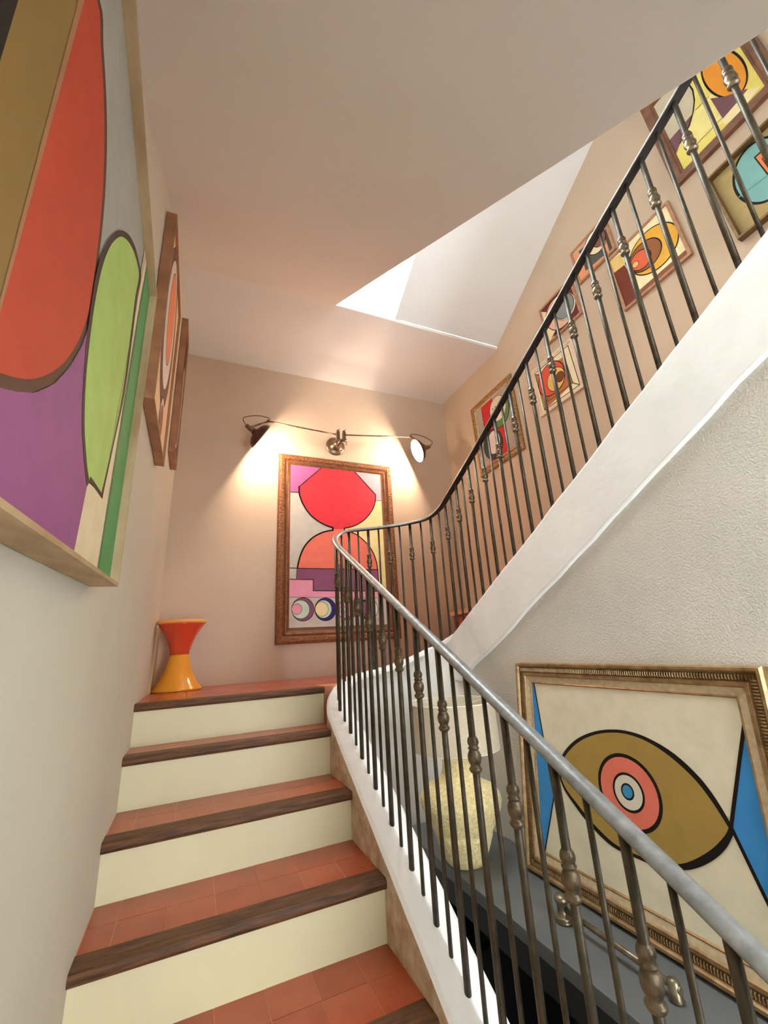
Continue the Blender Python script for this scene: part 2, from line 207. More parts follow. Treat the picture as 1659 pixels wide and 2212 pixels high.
PAINT['L1'] = dict(w=.94, h=.9, o=None, rot=0, shapes=[
  ('p',(168,168,160),((.162,.8364),(.254,.963),(.9687,.9931),(1.0817,.9101),(.5643,.4751),(.2216,.7569))),
  ('p',(92,62,48),((.1446,.6754),(.16,.6968),(.1846,.7313),(.2136,.7695),(.239,.7972),(.2554,.8048),(.2664,.7989),(.2749,.7873),(.2847,.7778),(.2965,.7718),(.3084,.7653),(.3203,.7581),(.332,.7498),(.3435,.7405),(.3547,.7302),(.3656,.7189),(.3761,.7063),(.3861,.6922),(.3957,.6767),(.4045,.6606),(.4125,.6447),(.4191,.6296),(.4248,.6147),(.4297,.5997),(.4343,.584),(.4386,.5673),(.4423,.5502),(.4457,.5329),(.4493,.5158),(.4533,.4986),(.4576,.4813),(.4614,.4645),(.4639,.449),(.4653,.4359),(.4657,.4247),(.465,.4131),(.4629,.3993),(.4595,.3826),(.455,.3643),(.4493,.3457),(.4427,.3279),(.4351,.3113),(.4267,.2953),(.4176,.2798),(.408,.2647),(.3981,.25),(.3878,.2358),(.377,.2222),(.3654,.2092),(.3527,.1965),(.3393,.1843),(.326,.1732),(.3134,.1635),(.3012,.1553),(.2893,.1482),(.2781,.1421),(.2682,.1367),(.26,.1323),(.2529,.1286),(.246,.1253),(.2383,.1216),(.2289,.1172),(.2186,.1125),(.2095,.1084),(.2035,.1057),(.1944,.1225),(.1814,.1467),(.1687,.1704),(.1601,.1863),(.1577,.2638),(.1535,.394),(.1486,.5499))),
  ('p',(190,72,50),((.1446,.6754),(.159,.6941),(.1817,.7238),(.2082,.7564),(.2313,.7795),(.2467,.7852),(.2574,.7794),(.266,.7686),(.2757,.7595),(.2872,.7534),(.2987,.7469),(.3103,.7396),(.3216,.7313),(.3327,.722),(.3437,.7118),(.3543,.7005),(.3644,.6881),(.3742,.6742),(.3835,.6589),(.3921,.6431),(.3998,.6275),(.4063,.6127),(.4118,.5982),(.4166,.5835),(.4211,.5681),(.4254,.5519),(.4291,.5353),(.4326,.5184),(.4359,.5015),(.4395,.4844),(.4432,.4669),(.4463,.4499),(.4482,.4343),(.449,.4209),(.4489,.4091),(.4478,.3974),(.4454,.3844),(.4417,.3695),(.4369,.3537),(.4312,.3379),(.4247,.3227),(.4177,.3082),(.4101,.2942),(.4018,.2806),(.3931,.2675),(.3838,.255),(.3741,.2431),(.3641,.2317),(.3538,.2208),(.3431,.2102),(.3323,.2),(.3214,.1905),(.3109,.1819),(.3009,.1744),(.2911,.1676),(.2813,.1614),(.2714,.1554),(.2602,.1492),(.2484,.143),(.2381,.1378),(.2312,.1344),(.2239,.1305),(.2137,.1252),(.2039,.1201),(.1975,.1168),(.1969,.1179),(.1961,.1195),(.1952,.1211),(.1946,.1223),(.1948,.137),(.1951,.1592),(.1954,.1822),(.1956,.1985),(.1958,.2772),(.1962,.4102),(.1967,.5704),(.1971,.7002),(.1856,.6948),(.1696,.6872),(.1545,.6801))),
  ('p',(140,112,62),((.1397,.6828),(.1889,.6814),(.1956,.1985),(.1961,.0837),(.111,.0315),(.0282,.1634),(-.0256,.3329),(.0576,.6144))),
  ('p',(30,28,26),((.091,.4545),(.094,.3811),(.1002,.2644),(.0208,.1438),(-.0313,.3251),(.0586,.6371))),
  ('p',(166,118,84),((.1923,.7545),(.1971,.7002),(.1987,.1928),(.1985,.1149),(.1901,.109),(.1924,.2041),(.184,.67),(.1821,.729))),
  ('p',(150,88,136),((.2035,.1057),(.2383,.1216),(.2682,.1367),(.3134,.1635),(.3654,.2092),(.408,.2647),(.4427,.3279),(.4629,.3993),(.4813,.3298),(.5086,.258),(.5447,.2071),(.6141,.1617),(.623,.027),(.6315,.0002),(.2652,-.0089))),
  ('p',(228,212,176),((.6085,.1641),(.7285,.1801),(.7853,.9224),(.8467,.9388),(.8629,.7261),(.7979,.0193),(.5936,.0091))),
  ('p',(70,52,42),((.5334,.6832),(.5215,.6685),(.5111,.6543),(.5017,.6398),(.4925,.6246),(.4834,.608),(.4746,.5905),(.4666,.5733),(.46,.5572),(.4546,.5427),(.4502,.529),(.4469,.5153),(.4446,.5005),(.4436,.4846),(.4435,.468),(.4444,.4505),(.446,.4322),(.4483,.4124),(.4514,.3912),(.4552,.37),(.4598,.3501),(.4654,.3315),(.4719,.3135),(.479,.2961),(.4865,.2796),(.4943,.2638),(.5027,.2485),(.5116,.2342),(.521,.2213),(.5315,.2099),(.543,.1998),(.5548,.1906),(.5661,.182),(.5776,.1737),(.5895,.166),(.6001,.1595),(.6076,.1548),(.6102,.1576),(.6141,.1617),(.618,.1659),(.6207,.1688),(.6421,.17),(.6754,.1718),(.7113,.1737),(.7375,.1751),(.7425,.1985),(.7499,.2332),(.7586,.2736),(.767,.3129),(.7757,.3497),(.7853,.3876),(.7939,.4268),(.7994,.4673),(.8004,.5103),(.798,.555),(.794,.5982),(.7905,.6367),(.7874,.6689),(.7839,.6962),(.7808,.7204),(.779,.7431),(.7808,.7657),(.785,.7871),(.7877,.8052),(.7849,.8176),(.7746,.8221),(.7596,.8203),(.7428,.8157),(.7269,.8113),(.7128,.8082),(.699,.8047),(.6847,.7997),(.669,.7927),(.6518,.7834),(.6337,.7725),(.6155,.7603),(.5979,.7469),(.5806,.7318),(.5635,.7155),(.5474,.6989))),
  ('p',(172,204,112),((.541,.6745),(.5299,.66),(.5192,.6445),(.5095,.629),(.501,.6145),(.494,.6013),(.4881,.5887),(.4829,.5762),(.4783,.5631),(.4741,.5498),(.4704,.5363),(.4673,.522),(.4651,.5062),(.4635,.4884),(.4626,.4691),(.4626,.449),(.4635,.4289),(.4657,.408),(.4689,.3862),(.4729,.3649),(.4773,.3452),(.4821,.3273),(.4875,.3104),(.4935,.2944),(.5002,.2794),(.5074,.2653),(.5154,.252),(.5241,.2395),(.5335,.2278),(.5444,.2166),(.5566,.206),(.5688,.1964),(.5799,.1881),(.5898,.1814),(.5991,.1762),(.6069,.1722),(.6125,.1693),(.6135,.1711),(.615,.1739),(.6165,.1767),(.6175,.1786),(.6367,.1795),(.6663,.1809),(.6979,.1824),(.7208,.1835),(.7265,.2045),(.7348,.2357),(.7442,.2722),(.7524,.3082),(.7595,.3422),(.7662,.3774),(.7718,.4139),(.7751,.452),(.7752,.4932),(.7726,.5366),(.7688,.5788),(.7654,.6164),(.7623,.6476),(.7587,.6741),(.7556,.6975),(.7537,.7195),(.7552,.7413),(.7591,.7619),(.7616,.7793),(.7588,.7913),(.749,.7961),(.7347,.795),(.7187,.7909),(.7036,.7865),(.6896,.7819),(.6757,.7762),(.6617,.7694),(.6476,.7617),(.6333,.7531),(.6189,.7437),(.6047,.7336),(.591,.7228),(.5778,.7116),(.565,.7),(.5526,.6877))),
  ('l',(70,52,42),((.7356,.1775),(.7981,.9117)),.0025),
  ('p',(88,152,92),((.8345,.9259),(1.0037,1.1059),(1.0817,.9101),(1.0154,.5871),(.9571,.0318),(.7881,.0322),(.8197,.7655))),
  ('l',(70,52,42),((.7967,.0337),(.8345,.9259)),.002),
])

# ---------------------------------------------------------------- mesh helpers
def tag(o, label=None, cat=None, group=None, kind=None):
    if label: o['label'] = label
    if cat: o['category'] = cat
    if group: o['group'] = group
    if kind: o['kind'] = kind
    return o
def empty(name, loc=(0, 0, 0), label=None, cat=None, group=None):
    o = bpy.data.objects.new(name, None); COL.objects.link(o); o.location = loc; o.empty_display_size = 0.1
    return tag(o, label, cat, group)
def link(name, me, parent=None):
    o = bpy.data.objects.new(name, me); COL.objects.link(o)
    if parent: o.parent = parent
    return o
class MB:
    """collects vertices and faces of ONE object"""
    def __init__(s): s.v = []; s.f = []; s.m = []; s.sm = []
    def add(s, vs, fs, mi=0, smooth=False):
        b = len(s.v); s.v += [tuple(p) for p in vs]
        for f in fs: s.f.append([b+i for i in f]); s.m.append(mi); s.sm.append(smooth)
        return s
    def box(s, x0, x1, y0, y1, z0, z1, mi=0):
        v = [(x, y, z) for z in (z0, z1) for y in (y0, y1) for x in (x0, x1)]
        return s.add(v, [(0,2,3,1),(4,5,7,6),(0,1,5,4),(2,6,7,3),(0,4,6,2),(1,3,7,5)], mi)
    def prism(s, poly, axis, a, b, mi=0):
        """polygon in the two other axes extruded along axis from a to b"""
        def P(p, t): 
            if axis == 0: return (t, p[0], p[1])
            if axis == 1: return (p[0], t, p[1])
            return (p[0], p[1], t)
        n = len(poly); v = [P(p, a) for p in poly]+[P(p, b) for p in poly]
        f = [tuple(range(n)), tuple(range(2*n-1, n-1, -1))]+[(i, i+n, (i+1) % n+n, (i+1) % n) for i in range(n)]
        return s.add(v, f, mi)
    def lathe(s, prof, seg=24, c=(0, 0, 0), mi=0, smooth=True, caps=True, M=None):
        b = []; n = len(prof)
        for r, z in prof:
            for k in range(seg):
                a = 2*math.pi*k/seg; p = Vector((r*math.cos(a), r*math.sin(a), z))
                p = (M @ p) if M else p
                b.append((p.x+c[0], p.y+c[1], p.z+c[2]))
        f = [(i*seg+k, i*seg+(k+1) % seg, (i+1)*seg+(k+1) % seg, (i+1)*seg+k) for i in range(n-1) for k in range(seg)]
        s.add(b, f, mi, smooth)
        if caps:
            s.add(b[:seg], [tuple(range(seg-1, -1, -1))], mi); s.add(b[-seg:], [tuple(range(seg))], mi)
        return s
    def tube(s, pts, r, seg=10, mi=0):
        pts = [Vector(p) for p in pts]; rings = []
        for i, p in enumerate(pts):
            t = (pts[min(i+1, len(pts)-1)]-pts[max(i-1, 0)]).normalized()
            a = t.cross(Vector((0, 0, 1)) if abs(t.z) < 0.9 else Vector((1, 0, 0))).normalized(); b = a.cross(t)
            rr = r[i] if isinstance(r, (list, tuple)) else r
            rings += [p+(a*math.cos(2*math.pi*k/seg)+b*math.sin(2*math.pi*k/seg))*rr for k in range(seg)]
        n = len(pts)
        f = [(i*seg+k, (i+1)*seg+k, (i+1)*seg+(k+1) % seg, i*seg+(k+1) % seg) for i in range(n-1) for k in range(seg)]
        s.add(rings, f, mi, True); s.add(rings[:seg], [tuple(range(seg))], mi); s.add(rings[-seg:], [tuple(range(seg-1, -1, -1))], mi)
        return s
    def mesh(s, name, mats):
        me = bpy.data.meshes.new(name); me.from_pydata(s.v, [], s.f); me.update()
        for m in (mats if isinstance(mats, (list, tuple)) else [mats]): me.materials.append(m)
        me.polygons.foreach_set('material_index', s.m); me.polygons.foreach_set('use_smooth', s.sm)
        bm = bmesh.new(); bm.from_mesh(me); bmesh.ops.remove_doubles(bm, verts=bm.verts, dist=1e-5)
        bmesh.ops.recalc_face_normals(bm, faces=bm.faces); bm.to_mesh(me); bm.free()
        return me
    def obj(s, name, mats, parent=None, bevel=0, seg=2, at=None):
        """at: world position of the object's origin; vertices were given in world space (or the parent's space)"""
        if at is not None:
            s.v = [(p[0]-at[0], p[1]-at[1], p[2]-at[2]) for p in s.v]
        o = link(name, s.mesh(name, mats), parent)
        if at is not None: o.location = at
        if bevel:
            b = o.modifiers.new('bevel', 'BEVEL'); b.width = bevel; b.segments = seg; b.limit_method = 'ANGLE'; b.angle_limit = 0.6
        return o
def struct(o, label):
    return tag(o, label, None, None, 'structure')
def catmull(P, n=8):
    out = []; P = [tuple(p) for p in P]
    for i in range(len(P)-1):
        p0 = P[max(i-1, 0)]; p1 = P[i]; p2 = P[i+1]; p3 = P[min(i+2, len(P)-1)]
        for k in range(n):
            t = k/n
            out.append(tuple(0.5*((2*b)+(-a+c)*t+(2*a-5*b+4*c-d)*t*t+(-a+3*b-3*c+d)*t**3) for a, b, c, d in zip(p0, p1, p2, p3)))
    out.append(P[-1]); return out

# ---------------------------------------------------------------- the shell
struct(MB().box(-0.15, 0, YF-0.15, YB+0.15, FZ-0.1, 5.5).obj('wall_left', M_left), 'smooth cream wall on which the large paintings hang')
struct(MB().box(-0.15, XR+0.15, YB, YB+0.15, FZ-0.1, 3.2).obj('wall_back', M_back), 'taupe end wall above the landing')
struct(MB().box(XR, XR+0.15, YF-0.15, YB+0.15, FZ-0.1, 5.5).obj('wall_right', M_back), 'taupe wall with the small framed pictures beside the upper flight')
BT = lambda y: 0.013+0.545*(2.43-y)             # top line of the white stringer band
low = [(YF, FZ), (2.56, FZ), (2.56, -0.06), (2.43, -0.04), (YF, BT(YF)-0.06)]
struct(MB().prism(low, 0, XW, XW+0.06).obj('wall_under_stairs', M_stucco), 'rough grey stucco wall below the white stringer')
struct(MB().box(-0.15, XR+0.15, YF-0.15, YB+0.15, FZ-0.12, FZ).obj('floor', M_floor), 'tiled floor of the hall below')
# wall behind with its window opening
wf = MB(); wx0, wx1, wz0, wz1 = 1.15, 2.50, 0.30, 1.60
lx0, lx1, lz0, lz1 = 0.75, 1.60, -0.85, 0.12
def holed(x0, x1, z0, z1, hx0_, hx1_, hz0_, hz1_):
    wf.box(x0, x1, YF-0.15, YF, z0, hz0_); wf.box(x0, x1, YF-0.15, YF, hz1_, z1); wf.box(x0, hx0_, YF-0.15, YF, hz0_, hz1_); wf.box(hx1_, x1, YF-0.15, YF, hz0_, hz1_)
holed(-0.15, XR+0.15, 0.2, 5.5, wx0, wx1, wz0, wz1); holed(-0.15, XR+0.15, FZ-0.1, 0.2, lx0, lx1, lz0, lz1)
struct(wf.obj('wall_front', M_left), 'cream wall with two windows facing the stairs')
portal('hall_window_daylight', ((lx0+lx1)/2, YF-0.05, (lz0+lz1)/2), (math.radians(-90), 0, 0), lx1-lx0, lz1-lz0)
portal('window_daylight', ((wx0+wx1)/2, YF-0.05, (wz0+wz1)/2), (math.radians(-90), 0, 0), wx1-wx0, wz1-wz0)

def glass_mat():
    m = bpy.data.materials.new('window_glass'); m.use_nodes = True; N = m.node_tree.nodes; L = m.node_tree.links; N.clear()
    out = N.new('ShaderNodeOutputMaterial'); mx = N.new('ShaderNodeMixShader'); t = N.new('ShaderNodeBsdfTransparent'); g = N.new('ShaderNodeBsdfGlossy')
    t.inputs[0].default_value = (0.95, 0.97, 0.97, 1); g.inputs['Roughness'].default_value = 0.02
    fr = N.new('ShaderNodeFresnel'); fr.inputs[0].default_value = 1.3
    L.new(fr.outputs[0], mx.inputs[0]); L.new(t.outputs[0], mx.inputs[1]); L.new(g.outputs[0], mx.inputs[2]); L.new(mx.outputs[0], out.inputs[0])
    return m
M_glass = glass_mat()

# flat ceiling over the landing, sloping soffit over the lower flight, attic slope with the skylight
struct(MB().box(-0.02, XR+0.02, YC, YB+0.02, H, H+0.028).obj('ceiling', M_ceil, bevel=0.006), 'flat white ceiling above the landing')
ys = -0.6; zs = H-TA*(YC-ys)
struct(MB().prism([(YC+0.01, H), (ys, zs), (ys, zs+0.12), (YC+0.01, H+0.12)], 0, -0.02, XO).obj('ceiling_soffit', M_ceil, bevel=0.006), 'pale sloping soffit over the lower flight')
A = lambda y: H+0.028+TB*(YC-y)                  # attic slope, underside
hx0, hx1, hy0, hy1 = 0.20, XS, 1.00, YC          # skylight opening in plan
at = MB()
def slope_piece(m, x0, x1, y0, y1, lo=0.0, hi=0.05):
    m.prism([(y0, A(y0)+lo), (y1, A(y1)+lo), (y1, A(y1)+hi), (y0, A(y0)+hi)], 0, x0, x1)
slope_piece(at, hx1, XR+0.02, YF, YC); slope_piece(at, -0.02, hx0, YF, YC); slope_piece(at, hx0, hx1, YF, hy0)
struct(at.obj('ceiling_attic', M_ceil), 'sloping attic ceiling that follows the upper flight')
wr = MB(); RH = 0.21
slope_piece(wr, hx1, hx1+0.04, hy0-0.04, YC, 0.05, RH); slope_piece(wr, hx0-0.04, hx0, hy0-0.04, YC, 0.05, RH)
wr.box(hx0-0.04, hx1+0.04, YC, YC+0.04, H+0.028, A(YC)+RH); slope_piece(wr, hx0, hx1, hy0-0.04, hy0, 0.05, RH)
win = empty('window_1', (hx0, YC, H)); struct(win, 'skylight set into the sloping attic ceiling')
def child(mb, name, mats, parent, **k):
    return mb.obj(name, mats, parent, at=None, **k)
def rel(o):
    """keep world-space vertices under a moved parent"""
    o.matrix_parent_inverse = o.parent.matrix_world.inverted() if o.parent else Matrix(); return o
def under(parent, o):
    bpy.context.view_layer.update(); o.parent = parent; o.matrix_parent_inverse = parent.matrix_world.inverted(); return o
under(win, wr.obj('reveal', M_white))
gl = MB(); slope_piece(gl, hx0-0.02, hx1+0.02, hy0-0.02, YC+0.02, RH, RH+0.006); under(win, gl.obj('pane', M_glass))
fr = MB(); slope_piece(fr, hx0-0.04, hx0+0.02, hy0-0.04, YC+0.04, RH+0.006, RH+0.04); slope_piece(fr, hx1-0.0, hx1+0.04, hy0-0.04, YC+0.04, RH+0.006, RH+0.04)
slope_piece(fr, hx0-0.04, hx1+0.04, hy0-0.04, hy0, RH+0.006, RH+0.04); slope_piece(fr, hx0-0.04, hx1+0.04, YC, YC+0.04, RH+0.006, RH+0.04)
under(win, fr.obj('sash', M_white))
ymid = (hy0+YC)/2; sl = math.atan(TB)
portal('skylight_daylight', ((hx0+hx1)/2, ymid, A(ymid)+RH+0.06), (-sl, 0, 0), hx1-hx0, (YC-hy0)/math.cos(sl))

# ---------------------------------------------------------------- well path: (x, y, top of curb, top of handrail)
CAPZ = lambda y: -0.76+0.55*(y-1.537)
RAILZ = lambda y: -0.436+0.545*(y-0.475)
KP = [(0.98, y, CAPZ(y), RAILZ(y)) for y in (-0.3, 0.4, 1.0, 1.6, 2.05, 2.22)]
KP += [(0.975, 2.35, -0.31, 0.600), (1.01, 2.48, -0.235, 0.675), (1.09, 2.57, -0.17, 0.735), (1.20, 2.615, -0.145, 0.77),
       (1.33, 2.62, -0.125, 0.79), (1.46, 2.605, -0.095, 0.81), (1.59, 2.565, -0.045, 0.83), (1.69, 2.49, 0.0, 0.85), (1.735, 2.38, 0.05, 0.895)]
KP += [(1.74, y, BT(y), z) for y, z in ((2.25, 0.96), (1.9, 1.135), (1.544, 1.33), (1.2, 1.512), (0.848, 1.705), (0.478, 1.885), (0.1, 2.08), (-0.3, 2.285))]
PATH = catmull(KP, 10)
IC = 140                                     # sample where the curb meets the upper stringer
def side(i):
    a = PATH[max(i-1, 0)]; b = PATH[min(i+1, len(PATH)-1)]
    d = Vector((b[0]-a[0], b[1]-a[1], 0)).normalized()
    return Vector((-d.y, d.x, 0)), Vector((b[0]-a[0], b[1]-a[1], b[3]-a[3])).normalized()

# curved wall closing the well under the landing
i0 = 50; i1 = 158
we = MB(); vs = []; fs = []
for i in range(i0, i1+1):
    p = PATH[i]; n, _ = side(i); P = Vector((p[0], p[1], 0))
    fo = min(max((i-128)/22, 0), 1); a = P-n*(0.035-0.034*fo); b = P+n*0.05
    zt = min(p[2]-0.012, -0.035)
    vs += [(a.x, a.y, FZ), (a.x, a.y, zt), (b.x, b.y, zt), (b.x, b.y, FZ)]
k = i1-i0
for i in range(k):
    q = i*4; fs += [(q, q+1, q+5, q+4), (q+1, q+2, q+6, q+5), (q+2, q+3, q+7, q+6)]
we.add(vs, fs, 0, True)
struct(we.obj('wall_well_end', M_stucco), 'curved grey stucco wall closing the well under the landing')

# ---------------------------------------------------------------- lower flight
stair = empty('staircase', (0, 1.6, FZ), 'lower flight of terracotta tiled steps with dark wood nosings and cream risers', 'staircase')
XE = 0.93
NOSE = [(2.478, 2.489, -0.195), (2.256, 2.276, -0.380), (1.941, 1.975, -0.578), (1.617, 1.634, -0.757), (1.295, 1.312, -0.942),
        (0.975, 0.992, -1.130), (0.655, 0.672, -1.318), (0.335, 0.352, -1.506), (0.015, 0.032, -1.694)]
TILE_M = [mat('terracotta_%d' % i, c, 0.30, vscale=11, rgb2=d, bump=0.06, bscale=25, coat=0.15) for i, (c, d) in enumerate((
    ((180, 86, 55), (164, 75, 46)), ((177, 84, 53), (161, 73, 45)), ((183, 89, 58), (167, 78, 49)), ((175, 82, 52), (159, 71, 44))))]
def nose_y(n, x): return n[0]+(n[1]-n[0])*x/XE
def skew_box(mb, x0, x1, f0, f1, z0, z1, mi=0):
    v = [(x, f(x), z) for z in (z0, z1) for f in (f0, f1) for x in (x0, x1)]
    return mb.add(v, [(0,2,3,1),(4,5,7,6),(0,1,5,4),(2,6,7,3),(0,4,6,2),(1,3,7,5)], mi)
WD = 0.082
for si, n in enumerate(NOSE):
    top = n[2]; nxt = NOSE[si-1] if si else None
    fr_ = lambda x, n=n: nose_y(n, x)+0.022
    bk_ = (lambda x, q=nxt: nose_y(q, x)+0.04) if nxt else (lambda x: YB)
    b = MB(); skew_box(b, 0, XE, fr_, bk_, top-0.235, top-0.0022, 0)
    step = under(stair, b.obj('step', [M_riser, M_grout]))
    for p in step.data.polygons:
        if p.normal.z > 0.9: p.material_index = 1
    # wooden nosing, rounded front
    nb = MB(); prof = [(0.0, -0.012), (0.004, -0.004), (0.012, 0.0), (WD, 0.0), (WD, -0.03), (0.012, -0.034), (0.004, -0.030), (0.0, -0.022)]
    vs = [(x, nose_y(n, x)+a, top+c) for x in (0.0, XE) for a, c in prof]; m_ = len(prof)
    nb.add(vs, [tuple(range(m_)), tuple(range(2*m_-1, m_-1, -1))]+[(i, i+m_, (i+1) % m_+m_, (i+1) % m_) for i in range(m_)])
    under(step, nb.obj('nosing', M_wood))
    if si > 4 or si == 0: continue
    # tiles of the tread, one mesh each
    xs = [-0.06+0.1405*k for k in range(8)]
    for ci in range(len(xs)-1):
        x0 = max(xs[ci], 0.002)+0.0010; x1 = min(xs[ci+1], XE)-0.0010
        if x1-x0 < 0.02: continue
        f0 = lambda x, n=n: nose_y(n, x)+WD+0.002
        rows = [(f0, lambda x, n=n: nose_y(n, x)+WD+0.133), (lambda x, n=n: nose_y(n, x)+WD+0.135, lambda x, q=nxt: nose_y(q, x)+0.0215)]
        for ra, rb in rows:
            if rb(x0)-ra(x0) < 0.012:
                continue
            t = MB(); dz = random.uniform(-0.0006, 0.0004); skew_box(t, x0, x1, ra, rb, top-0.012, top-0.001+dz)
            under(step, t.obj('tile', random.choice(TILE_M)))
        
# solid core below the steps, and the plastered curb carrying the balusters
core = MB().prism([(-0.3, FZ), (2.5, FZ), (2.5, -0.50), (2.3, -0.68), (0.2, FZ+0.01)], 0, 0.0, XE)
under(stair, core.obj('core', M_left))
cb = MB(); vs = []; fs = []; ms = []
def hw(i):
    t = min(max((i-52)/30, 0), 1); u = min(max((i-115)/25, 0), 1); return (0.078*(1-t)+0.046*t)*(1-u)+0.020*u
for i in range(0, IC+1):
    p = PATH[i]; n, _ = side(i); P = Vector((p[0], p[1], 0)); w = hw(i)
    dep = 0.34 if i < 56 else max(0.03, 0.34-0.035*(i-56))
    L_ = P+n*w; R_ = P-n*w; rr = 0.012
    sec = [(L_, -dep), (L_, -rr), (P+n*(w-rr), 0), (P-n*(w-rr), 0), (R_, -rr), (R_, -dep)]
    vs += [(q.x, q.y, p[2]+dz+0.0015*math.sin(i*1.7+j)) for j, (q, dz) in enumerate(sec)]
for i in range(IC):
    q = i*6
    for j in range(6): fs.append((q+j, q+(j+1) % 6, q+6+(j+1) % 6, q+6+j)); ms.append(1 if (j == 0 and i < 66) else 0)
fs += [tuple(range(6)), tuple(range(IC*6+5, IC*6-1, -1))]; ms += [0, 0]
cb.v = vs; cb.f = fs; cb.m = ms; cb.sm = [False]*len(fs)
cbo = under(stair, cb.obj('curb', [M_white, M_worn])); cbo['label'] = 'white limewashed curb with worn plaster inner face'
# outer side of the flight, towards the well
under(stair, MB().prism([(-0.3, FZ), (2.3, FZ), (2.3, CAPZ(2.3)-0.1), (-0.3, CAPZ(-0.3)-0.1)], 0, XE, 1.05).obj('side_wall', M_stucco))

# landing: slab follows the curved curb; its tiles are children
poly = [(0, 2.56), (XE, 2.56)]
for i in range(64, IC-8, 3):
    p = PATH[i]; n, _ = side(i)
    if p[1] > 2.5: poly.append((p[0]+n.x*0.045, p[1]+n.y*0.045))
poly += [(1.80, 2.50), (XR, 2.50), (XR, YB), (0, YB)]
land = MB().prism(poly, 2, LZ-0.2, LZ-0.0022).obj('floor_landing', M_grout); struct(land, 'terracotta landing at the head of the lower flight')
ty = [2.562+0.1405*k for k in range(7)]+[YB]
for r in range(len(ty)-1):
    for c in range(19):
        x0 = 0.0+0.1405*c-0.06; x1 = x0+0.1405; y0 = ty[r]; y1 = ty[r+1]
        if y1-y0 < 0.02: continue
        x0 = max(x0, 0.0)
        if x1 > 1.82 and y0 < 3.4: x1 = min(x1, 1.82)
        x1 = min(x1, XR)
        if x1-x0 < 0.02: continue
        if x1 > XE and y0 < 2.69:          # keep clear of the curb
            if x0 > XE-0.05: continue
            x1 = XE
        under(land, MB().box(x0+0.0010, x1-0.0010, y0+0.0010, y1-0.0010, LZ-0.012, LZ-0.001+random.uniform(-0.001, 0)).obj('tile', random.choice(TILE_M)))

# ---------------------------------------------------------------- upper flight
up = empty('upper_staircase', (2.2, 2.45, LZ), 'upper flight behind a broad white plastered stringer', 'staircase')
rb = random.Random(3)
band = [(2.455, 0.000), (2.43, BT(2.43))]+[(2.43-0.13*k, BT(2.43-0.13*k)+rb.uniform(-0.004, 0.004)) for k in range(1, 21)]+[(-0.3, BT(-0.3)), (-0.3, 1.16)]
LOW = [(-0.3, 1.16), (0.10, 0.965), (0.479, 0.769), (0.8, 0.592), (1.1, 0.432), (1.425, 0.257), (1.8, 0.055), (2.157, -0.130)]
for (ya, za), (yb, zb2) in zip(LOW, LOW[1:]):
    for k in range(1, 4): t = k/3; band.append((ya+(yb-ya)*t, za+(zb2-za)*t+rb.uniform(-0.006, 0.006)))
band += [(2.25, -0.185), (2.33, -0.222), (2.375, -0.222), (2.405, -0.19)]
bo = under(up, MB().prism(band, 0, 1.716, 1.795).obj('stringer', M_white, bevel=0.012, seg=3)); bo['label'] = 'broad white plastered stringer band'
for k in range(8):
    y1 = 2.42-0.33*k; t = BT(y1)-0.05
    s_ = under(up, MB().box(1.80, XR, y1-0.36, y1, t-0.30, t).obj('step', TILE_M[1]))
    under(s_, MB().box(1.80, XR, y1-0.06, y1+0.02, t-0.03, t+0.004).obj('nosing', M_wood))
s_ = under(up, MB().box(1.83, XR, 2.44, 3.40, LZ-0.005, -0.11).obj('step', TILE_M[0]))
s_ = under(up, MB().prism([(2.36, 3.33), (XR, 3.40), (XR, 2.44), (2.20, 2.44)], 2, -0.11, 0.228).obj('step', TILE_M[2]))
under(s_, MB().prism([(2.335, 3.34), (XR, 3.42), (XR, 2.44), (2.18, 2.44)], 2, 0.228, 0.262).obj('nosing', mat('nosing_pale', (222, 170, 130), 0.5)))

# ---------------------------------------------------------------- railing
rail = empty('stair_railing', (0.98, 1.5, -0.78), 'wrought iron railing of slim balusters with bronze knops and steel handrail', 'railing')
hb = MB(); vs = []; fs = []
DP = [(-0.020, -0.010), (-0.0215, -0.006), (-0.0185, 0.001), (-0.011, 0.0075), (0.0, 0.0095), (0.011, 0.0075), (0.0185, 0.001), (0.0215, -0.006), (0.020, -0.010)]
m_ = len(DP)
for i, p in enumerate(PATH):
    n, t = side(i); u_ = t.cross(n); u_ = u_ if u_.z > 0 else -u_
    for a, c in DP:
        q = Vector((p[0], p[1], p[3]))+n*a+u_*c; vs.append(tuple(q))
for i in range(len(PATH)-1):
    for j in range(m_): fs.append((i*m_+j, i*m_+(j+1) % m_, (i+1)*m_+(j+1) % m_, (i+1)*m_+j))
fs += [tuple(range(m_)), tuple(range(len(vs)-1, len(vs)-m_-1, -1))]
hb.add(vs, fs, 0, True)
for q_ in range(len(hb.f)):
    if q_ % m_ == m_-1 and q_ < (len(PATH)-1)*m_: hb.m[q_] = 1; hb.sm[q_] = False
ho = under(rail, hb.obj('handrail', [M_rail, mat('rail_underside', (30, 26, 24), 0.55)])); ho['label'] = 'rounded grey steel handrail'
KN = [(0.0118, -0.052), (0.0165, -0.049), (0.0205, -0.043), (0.0205, -0.039), (0.0160, -0.034), (0.0150, -0.030), (0.0195, -0.022), (0.0218, -0.012), (0.0215, -0.003),
      (0.0175, 0.006), (0.0140, 0.011), (0.0175, 0.014), (0.0180, 0.017), (0.0140, 0.021), (0.0175, 0.028), (0.0185, 0.034), (0.0165, 0.042), (0.0118, 0.048)]
kmb = MB(); seg = 20; vv = []
